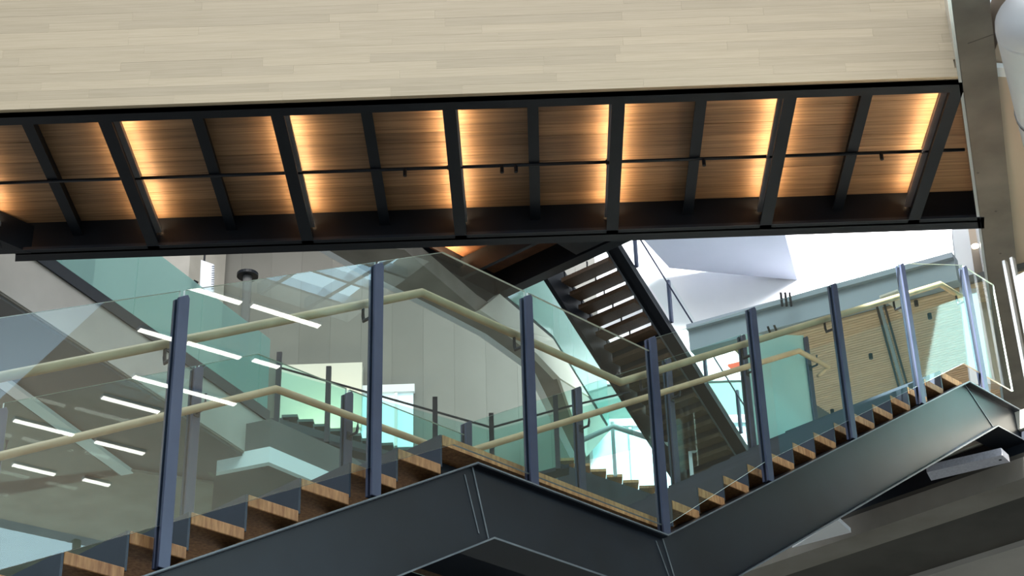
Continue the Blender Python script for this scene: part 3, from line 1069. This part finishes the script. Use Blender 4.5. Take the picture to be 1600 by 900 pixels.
lq.poly([FP(-3.2, -0.168, -0.78), FP(-1.68, -0.168, -0.78), FP(-1.68, -0.168, -0.72), FP(-3.2, -0.168, -0.72)])
lq.build('led_strip', LED2, lp)
for s_ in (0.55, 1.42, 2.3, 3.2):
    MB().box(FP(s_ - 0.03, SL * s_ + 0.4, 1.12), FU * 0.05, FN * 0.05, Z * (0.80)).build('post', POST, fs)
MB().tube([FP(0.2, SL * 0.2 + 1.0, 1.2), FP(3.4, SL * 3.4 + 1.0, 1.2)], 0.014, 8).build('handrail', POST, fs)
MB().prism([FP(0.3, SL * 0.3 + 0.45, 1.14), FP(3.4, SL * 3.4 + 0.45, 1.14), FP(3.4, SL * 3.4 + 1.25, 1.14), FP(0.3, SL * 0.3 + 1.25, 1.14)], FN * 0.012).build('glass_panel', CLEARFAR, fs)

# ================================================================== THIRD STAIR, far back
YT = 28.0


def T3(px, py):
    return at_y(px, py, YT)


t3 = thing('staircase', T3(440, 740), 'grey green stepped stair far behind the left glass', 'stair')


def flight3(p0, p1, n_, parent, depth=1.4, drop=0.55, tm=TREADW):
    a_, b_ = T3(*p0), T3(*p1)
    for i in range(n_):
        q_ = a_.lerp(b_, i / n_)
        r_ = a_.lerp(b_, (i + 1) / n_)
        m_ = MB()
        m_.prism([(q_.x, YT, q_.z), (r_.x, YT, q_.z), (r_.x, YT, q_.z - 0.05), (q_.x, YT, q_.z - 0.05)], (0, depth, 0))
        m_.prism([(q_.x, YT + 0.01, q_.z - 0.05), (q_.x + 0.02, YT + 0.01, q_.z - 0.05), (q_.x + 0.02, YT + 0.01, r_.z - 0.12), (q_.x, YT + 0.01, r_.z - 0.12)], (0, depth - 0.02, 0), 1)
        m_.build('tread', [tm, RISER], parent)
    m_ = MB()
    m_.prism([(a_.x - 0.02, YT - 0.05, a_.z - 0.1), (b_.x, YT - 0.05, b_.z - 0.1), (b_.x, YT - 0.05, b_.z - drop), (a_.x - 0.02, YT - 0.05, a_.z - drop)], (0, 0.05, 0))
    m_.build('stringer', BLACK, parent)


flight3((440, 648), (690, 722), 10, t3, 1.4, 0.8, STEPGREY)
m_ = MB()
a_, b_ = T3(412, 650), T3(446, 770)
m_.prism([(a_.x, YT + 0.1, a_.z), (b_.x, YT + 0.1, a_.z), (b_.x, YT + 0.1, b_.z), (a_.x, YT + 0.1, b_.z)], (0, 1.2, 0))
m_.build('end_wall', BLACK, t3)
t4 = thing('staircase', T3(880, 760), 'short brown stepped stair seen through the glass above the landing', 'stair')
flight3((872, 716), (1050, 776), 7, t4, 1.4, 0.6)

# thin guard along the far edge
zg = 12.4
G = [at_z(*p, zg) for p in ((436, 574), (768, 668), (885, 636), (985, 612))]
fg = thing('glass_guard', G[0], 'far thin-railed glass guard turning a corner behind the glass', 'guard')
m_ = MB()
m_.tube(G, 0.018, 8)
m_.build('rail', BLACK, fg)
for i in range(3):
    a_, b_ = G[i], G[i + 1]
    MB().prism([a_ - Z * 0.06, b_ - Z * 0.06, b_ - Z * 1.0, a_ - Z * 1.0], (0.0, 0.012, 0)).build('glass_pane', GLASSFAR, fg)
for (px, py, i, tt) in ((430, 566, 0, 0.0), (505, 574, 0, 0.22), (673, 618, 0, 0.72), (770, 645, 1, 0.0), (868, 606, 1, 0.86)):
    p = G[i].lerp(G[i + 1], tt)
    MB().box(p + Vector((-0.04, -0.04, -1.05)), (0.08, 0, 0), (0, 0.06, 0), (0, 0, 1.3)).build('post', POSTDARK, fg)
m_ = MB()
for i in range(2):
    a_, b_ = G[i] - Z * 1.0, G[i + 1] - Z * 1.0
    m_.prism([a_, b_, b_ + Vector((0, 0.3, 0)), a_ + Vector((0, 0.3, 0))], (0, 0, -0.06))
m_.build('base_channel', BLACK, fg)

# small daylit window, and wide panes added to glow like a glass reflection
for n_, (x0, x1, y0, y1, nx, lab) in enumerate(((560, 648, 612, 700, 3, 'small pale daylit window far behind the stair'), (930, 1172, 660, 830, 4, 'wide glowing panes put in for a glass reflection behind the landing handrail'))):
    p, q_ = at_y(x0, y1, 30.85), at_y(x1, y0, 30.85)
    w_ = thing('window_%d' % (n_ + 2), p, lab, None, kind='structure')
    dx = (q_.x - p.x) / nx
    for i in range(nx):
        MB().bx(p.x + i * dx + 0.03, p.x + (i + 1) * dx - 0.03, 30.86, 30.9, p.z, q_.z).build('pane', PALEGLOW, w_)
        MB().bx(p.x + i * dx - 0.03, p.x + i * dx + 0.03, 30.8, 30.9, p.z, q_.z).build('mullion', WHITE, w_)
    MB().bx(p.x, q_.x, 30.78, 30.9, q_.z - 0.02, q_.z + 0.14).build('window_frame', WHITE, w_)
# cream lit wall patch at the head of the grey green stair
p, q_ = at_y(428, 672, 30.7), at_y(566, 566, 30.7)
struct(MB().bx(p.x, q_.x, 30.7, 30.95, p.z, q_.z).build('wall_recess', CREAM), 'warm cream wall patch above the far stair')
l = bpy.data.lights.new('lamp_recess', 'POINT')
l.energy = 60
l.color = (1, 0.86, 0.6)
l.shadow_soft_size = 0.2
lo = bpy.data.objects.new('lamp_recess', l)
COL.objects.link(lo)
lo.location = at_y(500, 655, 29.9)

# white bars added for the bright lines of a reflection over the landing
wr_ = thing('reflection_bars', at_y(950, 668, 27.5), 'white bars with uprights put in for a bright reflection over the landing, far back', 'rail')
pts = [at_y(905, 690, 27.4), at_y(958, 666, 27.4), at_y(1012, 684, 27.4), at_y(1148, 722, 27.4)]
MB().tube(pts, 0.045, 10).build('rail', WHITE, wr_, smooth=True)
for px, py in ((957, 668), (1078, 704)):
    p = at_y(px, py, 27.4)
    MB().box(p + Vector((-0.03, -0.02, -0.9)), (0.06, 0, 0), (0, 0.05, 0), (0, 0, 1.0)).build('upright', WHITE, wr_)

# hanging sign with a column of small marks
yS = 28.0
sgn = thing('hanging_sign', at_y(323, 430, yS), 'small white hanging sign with upright row of letters, left of centre', 'sign')
KS = yS / 20.0
A_, B_, C_, D_ = [at_y(*p, yS) for p in ((314, 406), (334, 413), (333, 456), (312, 452))]
MB().prism([A_, B_, C_, D_], (0.01, 0.04, 0)).build('sign_plate', SIGNW, sgn)
for i in range(11):
    t_ = 0.08 + i * 0.081
    p = A_.lerp(D_, t_).lerp(B_.lerp(C_, t_), 0.86)
    q_ = p + Vector((0.05, 0, 0))
    hgt = 0.017 if i % 3 else 0.023
    MB().prism([p, q_, q_ - Z * hgt, p - Z * hgt], (0, -0.003, 0)).build('letter_mark', SIGNINK, sgn)
p = at_y(319, 406, yS)
MB().tube([p + Vector((0, 0.02, -0.05)), Vector((p.x, p.y + 0.02, 20.0))], 0.02, 8).build('hanger_rod', BEAMBLACK, sgn)
# spotlight beside the sign
p = at_y(305, 443, 29.3)
o = MB().tube([p + Vector((-0.05, 0.05, -0.06)), p + Vector((0.02, 0.0, 0.06))], 0.05, 14).build('spotlight', BEAMBLACK)
tag(o, 'small dark round spotlight head left of the hanging sign', 'spotlight')
# round column with a dark ring at its head
pc = at_y(387, 428, 28.4)
cl = thing('column', (pc.x, pc.y, -1.6), 'slim round grey column with a dark ring at its head', 'column')
MB().tube([(pc.x, pc.y, -1.6), (pc.x, pc.y, pc.z - 0.05)], 0.085, 20).build('shaft', DARKPLASTER, cl, smooth=True)
MB().tube([(pc.x, pc.y, pc.z - 0.06), (pc.x, pc.y, pc.z)], 0.2, 24).build('ring', BEAMBLACK, cl)
